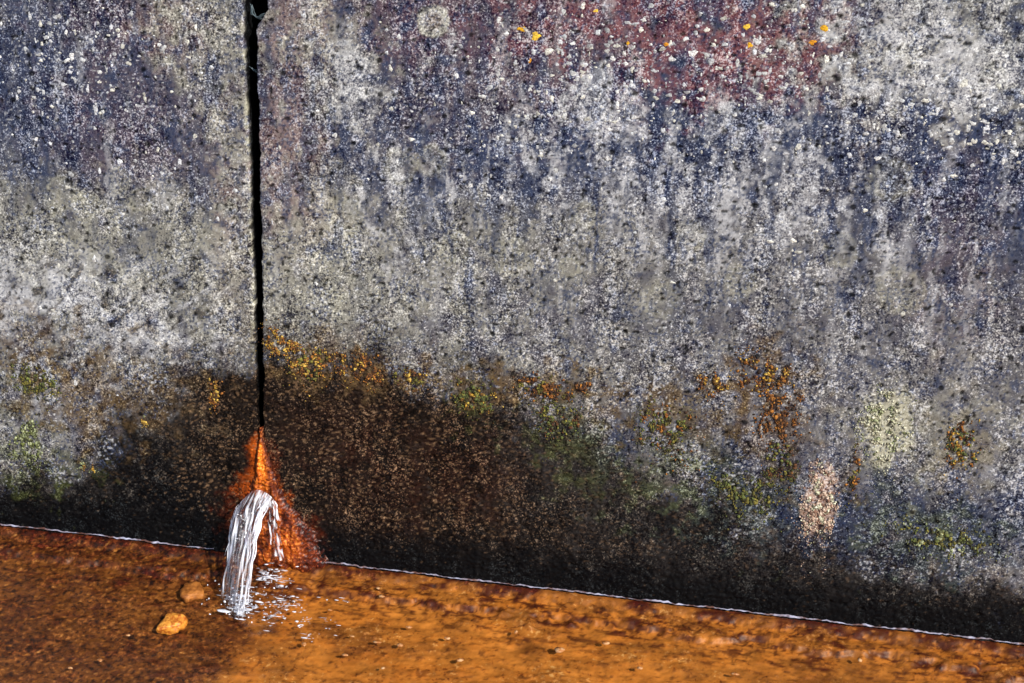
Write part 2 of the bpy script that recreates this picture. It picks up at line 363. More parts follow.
    wv = pn((x + .5*y)/5.5, (y - .4*x)/2.6, 121)*.6 + pn((x - .6*y)/5.5, (y + .3*x)/2.8, 123)*.6 + .25*pn(x/22, y/22, 91) - .35*ss(62, 18, y)
    P.lay('tan', wet*ss(.26, .46, wv)*.62*(.35 + .65*browny))
    for i in range(3): P.c[i] = P.c[i]*(1 + (wet*.9*ss(.30, .55, wf))[:, None]).astype(np.float32)
    P.mul(1 + .25*pn(x/2.2, y/2.2, 93) + .12*med)
    bias = .05*fbm(x, y, 30, 3, 95) + .035*fbm(x, y*.3, 10, 2, 97) - .008 - .035*wet
    gain = np.clip(1.0 + .7*fbm(x, y*.6, 34, 3, 99) - .15*ss(60, 160, d)*ss(60, -30, y - top.mean()), .55, 1.5)
    return P, wet, bias, gain

def spaced(a, b, lo, hi, fine, coarse):
    """coordinates from a to b, fine spacing inside lo..hi and growing outside"""
    mid = list(np.arange(max(a, lo), min(b, hi)+1e-9, fine))
    L = []; v = mid[0]; st = fine
    while v > a + 1e-6: st = min(st*1.35, coarse); v = max(a, v-st); L.append(v)
    Rr = []; v = mid[-1]; st = fine
    while v < b - 1e-6: st = min(st*1.35, coarse); v = min(b, v+st); Rr.append(v)
    return np.array(L[::-1] + mid + Rr)
corners = [wq(*p) for p in ((-20, -20), (1044, -20), (-20, 560), (1044, 670))]
XLO, XHI = min(c[0] for c in corners)*K, max(c[0] for c in corners)*K
SHI = max(c[1] for c in corners)*K
S_TOP, DEPTH, STEP = 1.20, .20, .00135
EY = np.array([wq(*p)[1] for p in ((262, 549), (262, 440), (260, 380), (260, 300), (257, 200), (254, 130), (252, 70), (252, 28), (254, 10), (255, -20))])*K
EL = [-.0046, -.0054, -.0068, -.0080, -.0078, -.0084, -.0086, -.0084, -.0088, -.0088]
ER = [.0010, .0018, .0032, .0034, .0042, .0056, .0058, .0060, .0170, .0185]
EPY = [549, 440, 380, 300, 200, 130, 70, 28, 10, -20]
JX = np.array([wq(px, py)[0] for px, py in zip((262, 262, 261, 260, 257, 254.5, 252, 251, 251, 251), EPY)])*K
def slab(side, label):
    s = spaced(-.10, S_TOP, -.02, SHI, STEP, .03)
    dep = np.array([.0015, .004, .009, .02, .05, .11, DEPTH])
    u = spaced(-4.5, 0, XLO, 0, STEP, .08) if side < 0 else spaced(0, 4.8, 0, XHI, STEP, .08)
    nu = len(u); U = np.concatenate([u, np.zeros(len(dep))]) if side < 0 else np.concatenate([np.zeros(len(dep)), u])
    D = np.concatenate([np.zeros(nu), dep]) if side < 0 else np.concatenate([dep[::-1], np.zeros(nu)])
    n_s = len(s); SS = np.concatenate([s, np.full(3, S_TOP)]); DS = np.concatenate([np.zeros(n_s), [.01, .08, DEPTH]])
    UU, SG = np.meshgrid(U, SS); DD = np.maximum(D[None, :], DS[:, None])
    edge = np.interp(SG, EY, JX) + np.interp(SG, EY, EL if side < 0 else ER)
    edge = edge + .0013*pn(SG/.03, SG*0, 111 + side) + .0011*pn(SG/.012, SG*0, 101 if side < 0 else 103) + .0007*pn(SG/.004, SG*0, 105 if side < 0 else 107)
    near = np.exp(-np.abs(UU)/.03); UX = UU + edge*near
    x = (UX/K).ravel(); y = (SG/K).ravel()
    h = height(x, y).reshape(UX.shape)
    dist = np.abs(UU)                                  # round and chip the arris
    h = h - (.0030 if side < 0 else .0014)*np.exp(-dist/(.0030 if side < 0 else .0016))*(.6 + .9*np.clip(pn(SG/.02, UU*0, 109 + side), -.5, 1))
    pore = (pn(x/4.2, y/4.2, 81) + .5*pn(x/11, y/11, 83)).reshape(UX.shape)
    h = h - .0016*ss(.60, .82, pore)
    h = h - DD
    V = UX[..., None]*np.array([1, 0, 0]) + SG[..., None]*SLP + h[..., None]*NRM
    P, wet, bias, gain = wall_paint(x, y)
    P.lay('black', ss(.001, .006, DD.ravel() + .002*pn(x/5, y/5, 131)))     # gap's shade painted onto the joint's inner faces
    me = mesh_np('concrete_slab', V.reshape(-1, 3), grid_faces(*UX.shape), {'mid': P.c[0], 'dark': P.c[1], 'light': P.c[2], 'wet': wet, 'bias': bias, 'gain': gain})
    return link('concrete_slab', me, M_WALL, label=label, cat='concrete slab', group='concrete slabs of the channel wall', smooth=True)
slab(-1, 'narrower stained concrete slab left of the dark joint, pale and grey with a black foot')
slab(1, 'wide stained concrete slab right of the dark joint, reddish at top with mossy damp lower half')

def on_wall(x, y, off=0.0):                            # arrays in wall units -> points
    x = np.asarray(x, float); y = np.asarray(y, float)
    h = height(x, y) + off
    return (x*K)[..., None]*np.array([1, 0, 0]) + (y*K)[..., None]*SLP + np.asarray(h)[..., None]*NRM

# ------------------------------------------------------------------ earth behind, ground in front
def prism_x(name, prof, x0, x1, nx, mat, **kw):
    xs = np.linspace(x0, x1, nx); p = np.array(prof)
    V = np.array([[x, a, b] for x in xs for a, b in p])
    return link(name, mesh_np(name, V, grid_faces(nx, len(p), True)), mat, **kw)
back = lambda s: (s*math.sin(BAT) + (DEPTH-.015)*math.cos(BAT), s*math.cos(BAT) - (DEPTH-.015)*math.sin(BAT))
b0, b1 = back(-.15), back(1.17)
prism_x('earth_bank', [b0, b1, (b1[0]+.3, b1[1]+.02), (6, 1.3), (60, 1.4)], -60, 60, 9, M_EARTH, kind='structure')

# streambed
def bed():
    bx = spaced(-5, 5, XLO - .05, .95, .0019, .06); by = spaced(-.95, .06, -.40, .03, .0019, .03)
    X, Y = np.meshgrid(bx, by); x = (X/K).ravel(); y = (Y/K).ravel()
    n1 = fbm(x, y*1.5, 60, 4, 201); n2 = fbm(x, y*1.6, 13, 3, 203); n3 = pn(x/4.5, y/4, 205); n4 = fbm(x, y*3.2, 30, 3, 207)
    def blob(px, py, rx, ry, soft=.5, patch=.5):
        g = gp(px, py); r = np.sqrt(((x - g[0]/K + n1*14)/rx)**2 + ((y - g[1]/K + n2*10)/ry)**2) + patch*n2
        return ss(1+soft, 1-soft, r)
    P = Paint(len(x), 'base')
    cols = {'o': ((190, 114, 40), (124, 62, 18), (228, 160, 84)), 'b': ((128, 78, 32), (60, 32, 14), (184, 120, 60)), 'k': ((70, 30, 12), (28, 11, 6), (120, 62, 26)),
            'g': ((204, 132, 54), (150, 84, 28), (236, 182, 108)), 'r': ((64, 14, 8), (26, 5, 4), (120, 50, 34))}
    for k, v in cols.items(): PAL['bed_'+k] = [srgb(*c) for c in v]
    P.lay('bed_o', np.ones(len(x)))
    L = gp(232, 640)[0]/K
    left = ss(L + 14, L - 10, x + n1*16 + n2*6)
    P.lay('bed_b', left*.95); P.lay('bed_k', left*.12)
    P.lay('bed_b', ss(-.1, .45, fbm(x, y*2.2, 46, 4, 229))*.7); P.lay('bed_b', ss(0, .5, n1)*.6)
    P.lay('bed_k', ss(.1, .7, .5*n2 + .7*n1 + .2*left)*(.22 + .25*left))
    P.lay('bed_g', ss(.05, .6, -n1 - .4*n2 + .1)*.4*(1-.75*left))
    for a in ((450, 615, 70, 40), (620, 650, 90, 40), (400, 600, 40, 30), (780, 670, 90, 50), (860, 655, 60, 30), (300, 660, 60, 50), (190, 590, 12, 16), (500, 660, 60, 40)):
        P.lay('bed_g', blob(*a, soft=.8, patch=.8)*.3)
    for a in ((40, 545, 60, 14), (120, 570, 50, 12), (60, 640, 60, 50), (150, 665, 40, 50), (220, 650, 24, 50), (20, 600, 40, 50), (525, 640, 14, 10), (840, 675, 50, 40), (355, 640, 24, 16), (240, 620, 30, 22)):
        P.lay('bed_k', blob(*a, soft=.8, patch=.9)*.55)
    # sediment shelf: dark broken line a little out from the wall
    sh = y + 34 + n1*16 + 5*n2
    P.lay('bed_r', ss(7, 2, np.abs(sh + 4*n3))*ss(-.1, .35, n4 + .15)*.75)
    ed = ss(-75, -25, y); ck = fbm(x, y*1.4, 8, 3, 225); P.lay('bed_r', ss(.15, .45, ck + .1*n1)*ed*.8); P.lay('bed_r', ss(.34, .6, fbm(x, y*1.6, 20, 4, 231) + .1*left)*.5); P.lay('bed_k', ss(.25, .55, fbm(x, y*1.5, 7, 3, 227) + .12*left)*(.15 + .5*left)); P.lay('bed_r', ss(.12, .38, fbm(x, y*3.2, 24, 4, 235) + .12*n3)*ss(-110, -30, y)*.9)
    P.lay('bed_r', ss(-15, -5, y + n2*7 + n4*4)*.9)
    P.lay('bed_k', ss(.30, .6, fbm(x, y*1.3, 11, 3, 221) - .1 + .22*left + .25*ss(-60, -20, y))*.65)
    P.lay('bed_g', ss(-.1, .5, fbm(x, y*1.2, 38, 4, 223))*.45*(1-.8*left))
    sp = pn(x/5, y/4, 215) + .5*n2; P.lay('bed_k', ss(.45, .8, sp)*.6); P.lay('bed_g', ss(.5, .85, -sp)*.5)
    P.mul(1 + (.22*n3 + .2*pn(x/2.2, y/2.2, 211))*(.6 + .8*left) + .3*fbm(x, y*1.6, 30, 4, 233))
    z = -.012 + .0022*n1 + .0011*n2 + .00022*n3 + .0002*pn(x/9, y/9, 213) + .005*ss(-6, 6, sh)
    z = np.minimum(z, -.002); z = z + (-.0012 - z)*ss(-16, -2, y + 3*n2)
    V = np.stack([X.ravel(), Y.ravel(), z], 1)
    me = mesh_np('streambed', V, grid_faces(*X.shape), {'mid': P.c[0], 'dark': P.c[1], 'light': P.c[2], 'wet': np.ones(len(x)), 'bias': .04*n1 - .01, 'gain': np.clip(.8 + .6*n1 + .6*left, .4, 1.7)})
    link('streambed', me, M_BED, kind='structure', smooth=True)
bed()
# bank on the near side and wide ground
prism_x('ground', [(-60, .10), (-3, .08), (-1.25, .05), (-.98, .012), (-.90, -.03), (-.80, -.08), (.2, -.12)], -60, 60, 9, M_GROUND, kind='structure')

# water surface with a meniscus climbing the wall
LAND = gp(241, 606)
def water():
    bx = spaced(-5, 5, XLO - .05, .95, .004, .08); by = np.concatenate([spaced(-.96, -.012, -.40, -.012, .004, .03), [-.009, -.007, -.0055, -.004, -.003, -.002, -.001, .0005, .002]])
    X, Y = np.meshgrid(bx, by)
    r = np.hypot(X-LAND[0], Y-LAND[1])
    z = .0004*pn(X/.03, Y/.02, 301) + .0003*pn(X/.012, Y/.009, 303) + .0005*np.sin(r/.0028 + 2*pn(X/.02, Y/.02, 305))*np.exp(-r/.03)*np.clip(r/.02, 0, 1)
    z = z + (.0007*pn(X/.011, Y/.008, 311) + .0008*pn(X/.02, Y/.014, 313))*np.exp(-((X-LAND[0]-.03)/.05)**2 - ((Y-LAND[1])/.03)**2)
    z = z + .0026*np.exp((Y-.001)/.0028)
    link('water', mesh_np('water', np.stack([X, Y, z], -1).reshape(-1, 3), grid_faces(*X.shape)), M_WATER, kind='structure', smooth=True)
water()

# ------------------------------------------------------------------ rust deposit round the outlet
def rust():
    qa = wq(262, 440); x0, x1 = wq(196, 540)[0], wq(348, 556)[0]
    xs = np.arange(x0, x1, .95); ys = np.arange(-8, qa[1] + 14, .95)
    X, Y = np.meshgrid(xs, ys); x, y = X.ravel(), Y.ravel()
    ap = wq(261, 446); t = np.clip((ap[1]-y)/(ap[1]-0), 0, 1.1)
    cx = np.interp(t, [0, .35, 1], [ap[0], ap[0]+1, ap[0]+14])
    lw = np.interp(t, [0, .25, .5, 1.1], [4, 8, 19, 38]); rw = np.interp(t, [0, .25, .5, .75, 1.1], [5, 12, 25, 46, 58])
    n2 = fbm(x, y, 14, 3, 403); n3 = pn(x/4, y/4, 405)
    ang = np.arctan2(x - ap[0], ap[1] + 20 - y); rr = np.hypot(x-ap[0], ap[1]+20-y)
    streak = fbm(ang*70, rr*.16, 7, 3, 407)
    dd = np.where(x < cx, (cx-x)/lw, (x-cx)/rw) + .16*n2 + .10*n3 + .6*ss(ap[1]-4, ap[1]+10, y)
    m = ss(1.15, .45, dd)
    bulge = m*np.interp(t, [0, .3, 1], [.002, .004, .011])*(1 + .3*n2)
    h = height(x, y) - .0022 + .0032*ss(0, .25, m) + bulge + m*(.0022*streak + .0012*n3)
    # little channel where the water leaves
    wx, wy = wq(263, 490); h = h - .004*np.exp(-((x-wx)/6)**2 - ((y-wy)/9)**2)
    V = (x*K)[:, None]*np.array([1, 0, 0]) + (y*K)[:, None]*SLP + h[:, None]*NRM
    P = Paint(len(x), 'redbrown')
    P.lay('rust', ss(-.15, .4, streak + .25*n2)*.75*ss(1.0, .5, dd))
    P.lay('rust', ss(.75, .2, dd)*ss(.5, .15, t)); P.mul(1 + .3*ss(.5, .2, dd)*ss(.45, .1, t))
    g = wq(292, 542); P.lay('rust', ss(1.4, .5, np.hypot((x-g[0])/20, (y-g[1])/16) + .4*n2)*.9)
    rs = ss(g[0]-2, g[0]+18, x + (y-g[1])*.45); low = ss(.28, .5, t); P.lay('darkred', rs*low*.85); P.lay('rust', rs*low*.7*ss(.18, .4, streak + .15*n3)); P.lay('darkred', ss(.5, .95, dd)*ss(.2, .4, t)*.75)
    tp = ss(.75, .15, dd)*ss(.55, .2, t); P.mul(1 + .6*tp, (0, 1, 2)); P.c[0][:, 1] *= 1 + .25*tp
    P.lay('wet', ss(.85, 1.15, dd)*.85)
    P.mul(1 + .3*n3)
    F = grid_faces(*X.shape); keep = (m[F].max(1) > .03); F = F[keep]
    used = np.unique(F); idx = np.zeros(len(x), int); idx[used] = np.arange(len(used))
    me = mesh_np('rust_deposit', V[used], idx[F], {'mid': P.c[0][used], 'dark': P.c[1][used], 'light': P.c[2][used], 'wet': np.ones(len(used)), 'gain': np.ones(len(used))})
    link('rust_deposit', me, M_RUST, label='orange rust crust fanning out round the spout at the bottom of the joint', cat='rust deposit', smooth=True)
rust()

# ------------------------------------------------------------------ the spout of water
def tubes(paths, name, mat, foam=1.0, sides=6, **kw):
    V, Fq, A = [], [], []
    for pts, rad, fo in paths:
        pts = np.asarray(pts, float); n = len(pts); base = len(V)
        tan = np.gradient(pts, axis=0); tan /= np.linalg.norm(tan, axis=1)[:, None] + 1e-12
        a = np.cross(tan, [0.3, 1, .1]); a /= np.linalg.norm(a, axis=1)[:, None] + 1e-12; b = np.cross(tan, a)
        for i in range(n):
            for k in range(sides):
                th = 2*math.pi*k/sides; V.append(pts[i] + rad[i]*(math.cos(th)*a[i] + math.sin(th)*b[i])); A.append(fo)
        for i in range(n-1):
            for k in range(sides):
                k2 = (k+1) % sides; Fq.append((base+i*sides+k, base+i*sides+k2, base+(i+1)*sides+k2, base+(i+1)*sides+k))
    return link(name, mesh_np(name, V, Fq, {'foam': np.array(A)}), mat, smooth=True, **kw)
def wall_pt(px, py, off):
    q = wq(px, py); return np.array([q[0]*K, 0, 0]) + q[1]*K*SLP + off*NRM
def ballistic(p0, p1, tt, lift=.15):
    """from p0 to p1 on a parabola, tt in 0..1"""
    h = p0[2]-p1[2]; tt = np.asarray(tt)[:, None]
    P = p0 + (p1-p0)*tt; P[:, 2] = p0[2] + h*lift*tt[:, 0] - h*(1+lift)*tt[:, 0]**2
    return P
spout = empty('water_spout', tuple(wall_pt(263, 485, .004)), 'clear white water spouting out of the rusty joint into the channel', 'water spout')
off = Vector(spout.location)
def local(o): o.location = -off; return o
SRC = lambda a: wall_pt(246 + 30*a, 506 - 21*math.sin((.10 + .78*a)*math.pi)**.8, .008 + .006*math.sin(a*math.pi))
END = lambda a: gp(221 + 27*a, 592 + 20*math.sin(min(1, a*1.15)*math.pi*.62))
def arc(a, q):
    p0, p1 = SRC(a), END(a); P = ballistic(p0, p1, q, .22); q = np.clip(q, 0, None)
    P[:, 0] = p0[0] + (p1[0]-p0[0])*q**(.62 + .3*a); return P
na, ntt = 150, 70
tt = np.linspace(0, 1.03, ntt); A_, T_ = np.meshgrid(np.linspace(0, 1, na), tt)
for layer in range(2):
    Vs = np.zeros((ntt, na, 3)); q = 40*layer
    for j in range(na): Vs[:, j] = arc(j/(na-1)*(.9 if layer else 1) + .05*layer, tt*(1 - .06*layer))
    rip = pn(A_*6 + .8*T_, T_*2.2, 501+q) + .6*pn(A_*15 + T_, T_*4, 503+q)
    env = np.sin(np.clip(T_, 0, 1)*np.pi*.9)
    Vs[..., 1] -= (.006*rip - .005*layer)*env; Vs[..., 2] += .004*rip*env; Vs[..., 0] += .0025*pn(A_*4, T_*6, 505+q)*env
    wA = A_ + .03*pn(A_*5, T_*4, 511+q)
    fo = .14 + .7*pn(wA*8 + .5*T_, T_*2.6, 507+q) + .5*pn(wA*19, T_*5, 509+q) + .34*pn(wA*44, T_*7, 513+q) + .45*(np.abs(A_-.5)*2)**5 - .05*layer
    fo = np.clip(fo, 0, .95)
    hole = ss(.30, .5, pn(wA*12, T_*2.6, 515+q) + .45*T_ - .38 + .5*(np.abs(A_-.5)*2)**3)
    local(link('water_sheet', mesh_np('water_sheet', Vs.reshape(-1, 3), np.array([f for f in grid_faces(ntt, na) if not (hole.ravel()[f] > .5).all()]), {'foam': fo.ravel()}), M_JET, spout, smooth=True))
paths = []
for i in range(16):
    a = random.random() if i > 20 else random.choice((random.gauss(.03, .03), random.gauss(.95, .04), random.gauss(.8, .05)))
    t0 = random.choice((0, random.uniform(0, .3), random.uniform(.1, .7))); t1 = min(1.02, t0 + random.uniform(.2, .75))
    q = np.linspace(t0, t1, 22); p = arc(a, q)
    ph = random.uniform(0, 6); p[:, 0] += .0016*np.sin(q*11+ph) + .0010*np.sin(q*29+ph*3); p[:, 1] -= .004*random.random() + .0025*np.sin(q*9+ph*2)
    r = random.choice((.0004, .0005, .0007, .0010))*random.uniform(.7, 1.1)*np.sin(np.linspace(.1, 3.04, 22))**.7*np.clip(1 + .5*np.sin(q*31+ph) + .35*np.sin(q*57+ph*2), .15, 2)
    paths.append((p, r, random.uniform(.3, .95)))
local(tubes(paths, 'water_strand', M_JET, parent=spout, kind='stuff'))
nb, nk = 34, 40                                        # thin broken branch running down the rust on the right
A_, T_ = np.meshgrid(np.linspace(0, 1, nb), np.linspace(0, 1, nk)); Vs = np.zeros((nk, nb, 3))
for k in range(nk):
    for j in range(nb):
        a, t = A_[k, j], T_[k, j]
        Vs[k, j] = wall_pt(270 + 8*a + (8 + 5*a)*t**.8 + 1.5*float(pn(a*3, t*5, 521)), 492 + 4*a + 60*t**1.3, .012 + .010*math.sin(t*2.4) + .004*float(pn(a*5, t*4, 523)))
fo = np.clip(.35 + .9*pn(A_*6, T_*4, 525) + .5*pn(A_*14, T_*8, 527), 0, .95); hole = ss(.0, .2, pn(A_*4, T_*6, 529) + .35*pn(A_*9, T_*11, 533) + .35*T_ - .12)
F = np.array([f for f in grid_faces(nk, nb) if not (hole.ravel()[f] > .5).all()])
local(link('side_trickle', mesh_np('side_trickle', Vs.reshape(-1, 3), F, {'foam': fo.ravel()}), M_JET, spout, smooth=True))
def blobs(cent, rad, name, mat, squash=None, jitter=.25, cols=None, key='tint', **kw):
    """many small uneven lumps (20 faces each) in one mesh"""
    ph = (1+5**.5)/2
    ico = np.array([(-1, ph, 0), (1, ph, 0), (-1, -ph, 0), (1, -ph, 0), (0, -1, ph), (0, 1, ph), (0, -1, -ph), (0, 1, -ph), (ph, 0, -1), (ph, 0, 1), (-ph, 0, -1), (-ph, 0, 1)])/1.9
    fi = np.array([(0, 11, 5), (0, 5, 1), (0, 1, 7), (0, 7, 10), (0, 10, 11), (1, 5, 9), (5, 11, 4), (11, 10, 2), (10, 7, 6), (7, 1, 8), (3, 9, 4), (3, 4, 2), (3, 2, 6), (3, 6, 8), (3, 8, 9), (4, 9, 5), (2, 4, 11), (6, 2, 10), (8, 6, 7), (9, 8, 1)])
    n = len(cent); cent = np.asarray(cent); rad = np.asarray(rad)
    sc = RNG.uniform(1-jitter*1.6, 1+jitter*1.6, (n, 1, 3)); V = ico[None]*sc*(1 + RNG.uniform(-jitter, jitter, (n, 12, 1)))
    if squash is not None: V = V*np.asarray(squash)
    V = V*rad[:, None, None] + cent[:, None, :]
    Fq = (fi[None] + (np.arange(n)*12)[:, None, None]).reshape(-1, 3)
    at = {key: np.repeat(np.asarray(cols), 12, axis=0)} if cols is not None else None
    return link(name, mesh_np(name, V.reshape(-1, 3), Fq, at), mat, smooth=True, **kw)
cs, rs_ = [], []
for i in range(90):
    th = random.uniform(0, 2*math.pi); rr = abs(random.gauss(0, .02))
    cs.append((LAND[0] + rr*math.cos(th)*1.2, LAND[1] + rr*math.sin(th)*.9, abs(random.gauss(0, .010)))); rs_.append(random.uniform(.0004, .0012))
local(blobs(cs, rs_, 'droplet', M_FOAM, cols=np.random.default_rng(3).uniform(.3, 1, len(cs)), key='foam', parent=spout, kind='stuff'))
# foam on the channel water
cs, rs_ = [], []
for (px, py, sx, sy_, n, r0) in ((241, 609, 7, 4, 90, .0017), (266, 574, 4, 5, 40, .0014), (279, 579, 8, 5, 46, .0013), (274, 570, 5, 4, 20, .0014), (280, 602, 12, 4, 60, .0009), (298, 606, 8, 4, 24, .0010), (300, 622, 22, 5, 40, .0010), (318, 636, 12, 3, 9, .0012),
                                 (330, 600, 10, 3, 5, .0014), (268, 616, 10, 4, 24, .0014), (250, 598, 8, 6, 40, .0014), (228, 598, 5, 4, 20, .0013)):
    for i in range(n):
        g = gp(px + random.gauss(0, sx), py + random.gauss(0, sy_), .0006); cs.append(g); rs_.append(r0*random.uniform(.35, 1.5))
blobs(cs, rs_, 'foam', M_FOAM, squash=(2.1, .8, .15), jitter=.45, cols=np.random.default_rng(5).uniform(.1, 1, len(cs))*.85, key='foam', kind='stuff',
      label='white foam and ripples scattered on the rusty water beside the spout', cat='foam')

# ------------------------------------------------------------------ scum line at the water's edge: sky reflection put into a ribbon's colour
def sheen(pxa, pxb, label):
    n = int((pxb-pxa)/1.2); V, A = [], []
    for i in range(n+1):
        px = pxa + (pxb-pxa)*i/n; x = wq(px, 549 + (px-262)*.1168)[0]
        w = .0008*(.8 + 1.2*pn(x/30, 0, 601) + .7*pn(x/6, 0, 602) + .5*pn(x/3, 0, 603)); w = max(w, .0001) * min(1, i/12, (n-i)/12 + .05)
        yb = .6 + .8*float(pn(x/25, 0, 605)) + .5*float(pn(x/5, 0, 607)); h = float(height(np.array([x]), np.array([2.0]))[0])
        for k in range(5):
            th = math.pi*k/4; y_ = yb*K + w*math.cos(th)*1.0
            V.append(np.array([x*K, 0, 0]) + y_*SLP + (h + .0006 + .0016*math.sin(th))*NRM + np.array([0, 0, .0012]))
    return link('sheen_line', mesh_np('sheen_line', V, grid_faces(n+1, 5)), M_SHEEN, label=label, cat='scum line', group='scum lines at the foot of the wall', smooth=True)
sheen(-40, 214, 'thin pale painted scum line at the water edge left of the spout')
sheen(318, 1080, 'long thin pale painted scum line at the water edge right of the spout')

# ------------------------------------------------------------------ moss
MOSSC = {'orange': ((136, 82, 26), (172, 112, 40), (84, 48, 18), (56, 34, 18)), 'yellow': ((176, 136, 44), (206, 170, 76), (120, 82, 26), (76, 52, 20)), 'green': ((74, 80, 32), (100, 108, 50), (46, 46, 20)),
         'brown': ((92, 56, 26), (118, 78, 36), (54, 30, 14), (40, 24, 12)), 'olive': ((96, 90, 34), (128, 120, 48), (52, 46, 18)), 'pale': ((138, 146, 104), (166, 172, 132), (96, 100, 62)),
         'cream': ((196, 194, 166), (218, 216, 192), (150, 146, 120)), 'pink': ((196, 168, 146), (216, 194, 174), (140, 104, 86))}
def moss(px, py, rx, ry, n, pal, label, r0=.00145, group='moss and crusty growths on the damp concrete', name='moss_patch', cat='moss', rot=0, strand=True):
    qx, qy = wq(px, py); cen, rad, col = [], [], []
    n = int(n*3.4); r0 = r0*1.0
    sub = [(random.uniform(-.85, .85)*rx, random.uniform(-.85, .85)*ry, random.uniform(.2, .75)) for _ in range(10)]
    tries = 0
    while len(cen) < n and tries < 12*n:
        tries += 1
        sx, sy_, sr = random.choice(sub); x = sx + random.gauss(0, sr*rx*.6); y = sy_ + random.gauss(0, sr*ry*.6)
        if rot: x, y = x*math.cos(rot) - y*math.sin(rot), x*math.sin(rot) + y*math.cos(rot)
        if random.random() < .15: y -= abs(random.gauss(0, .9))*ry
        if float(pn((qx+x)/7.5, (qy+y)/9, 811)) + .4*float(pn((qx+x)/3, (qy+y)/3, 813)) < random.uniform(-.25, .15): continue
        cen.append((qx+x, qy+y)); e = math.hypot(x/rx, y/ry)
        rad.append(r0*random.uniform(.45, 1.25)*max(.45, 1.15-.4*e)); p = random.choice(pal)
        p = pal[int(len(pal)*min(.999, max(0, .5 + .9*float(pn((qx+x)/7, (qy+y)/7, 801)) + random.gauss(0, .12))))]; c = srgb(*random.choice(MOSSC[p]))*random.uniform(.75, 1.25); col.append(c)
    cen = np.array(cen); rad = np.array(rad); Pt = on_wall(cen[:, 0], cen[:, 1], 0) + (rad*.35)[:, None]*NRM
    o = blobs(Pt - on_wall(qx, qy), rad, name, M_MOSS if name == 'moss_patch' else M_LICHEN, jitter=.38, cols=np.array(col), label=label, cat=cat, group=group)
    o.location = on_wall(qx, qy); return o
moss(282, 342, 16, 12, 150, ['yellow', 'orange', 'yellow'], 'yellow ochre moss tuft hard against the right edge of the joint')
moss(308, 363, 20, 16, 210, ['yellow', 'orange', 'olive'], 'yellow moss patch a hand right of the joint, above the brown damp')
moss(360, 368, 22, 13, 230, ['orange', 'brown', 'yellow'], 'orange brown moss patch between the yellow patch and the small yellow tuft')
moss(410, 378, 13, 10, 90, ['yellow', 'brown', 'olive'], 'small yellow brown tuft between the orange patch and the green cushion')
moss(476, 396, 20, 15, 210, ['green', 'olive', 'green', 'yellow'], 'olive green moss cushion in the middle of the damp edge')
moss(543, 386, 28, 13, 240, ['orange', 'brown', 'olive'], 'orange and brown moss streak right of the green cushion')
moss(583, 386, 6, 4, 36, ['brown', 'orange'], 'tiny round brown moss clump at the end of the orange streak', r0=.002)
moss(562, 420, 20, 20, 150, ['olive', 'green', 'brown'], 'dull olive moss below the orange streak')
moss(668, 435, 24, 28, 190, ['olive', 'green', 'orange'], 'loose green and orange moss patch right of centre on the damp slab')
moss(712, 382, 14, 10, 70, ['orange', 'yellow'], 'faint yellow orange speckle left of the tall rust coloured patch')
moss(764, 372, 22, 18, 170, ['orange', 'yellow', 'brown'], 'orange growth on top of the tall rust coloured patch')
moss(780, 415, 18, 22, 260, ['orange', 'brown', 'orange'], 'tall dense rust coloured moss patch on the right slab')
moss(783, 462, 15, 28, 160, ['olive', 'green', 'brown'], 'dark olive moss hanging below the rust coloured patch')
moss(962, 448, 14, 22, 130, ['yellow', 'green', 'orange'], 'yellow green moss patch right of the cream blotch')
moss(940, 540, 42, 16, 170, ['green', 'olive', 'pale'], 'scattered green moss low on the far right of the slab', r0=.0015)
moss(742, 498, 30, 22, 170, ['green', 'olive'], 'scattered dark green moss left of the pinkish crust', r0=.0015)
moss(855, 470, 5, 20, 46, ['orange', 'olive'], 'narrow orange moss streak left of the cream blotch', r0=.0014)
moss(216, 392, 7, 14, 80, ['orange', 'yellow'], 'small orange moss streak left of the joint')
moss(36, 382, 20, 13, 170, ['olive', 'green'], 'dark olive moss cushion near the left end of the left slab')
moss(26, 442, 18, 22, 140, ['pale', 'green', 'pale'], 'pale green moss patch below the olive cushion on the left slab', r0=.0016)
moss(144, 419, 5, 4, 26, ['pale', 'yellow'], 'tiny pale green tuft on the dark patch of the left slab', r0=.0013)
moss(86, 467, 8, 4, 34, ['yellow', 'pale'], 'small yellowish tuft just above the black foot of the left slab', r0=.0013)
moss(820, 500, 13, 30, 300, ['pink', 'pink', 'cream'], 'pinkish white crust streak in the dark damp of the right slab', r0=.0015, name='mineral_crust', cat='mineral crust', group='pale crusts on the right slab')
moss(886, 424, 20, 30, 260, ['cream', 'cream', 'pale'], 'cream lichen blotch on the lower right slab', r0=.0013, name='lichen_blotch', cat='lichen', group='pale crusts on the right slab')

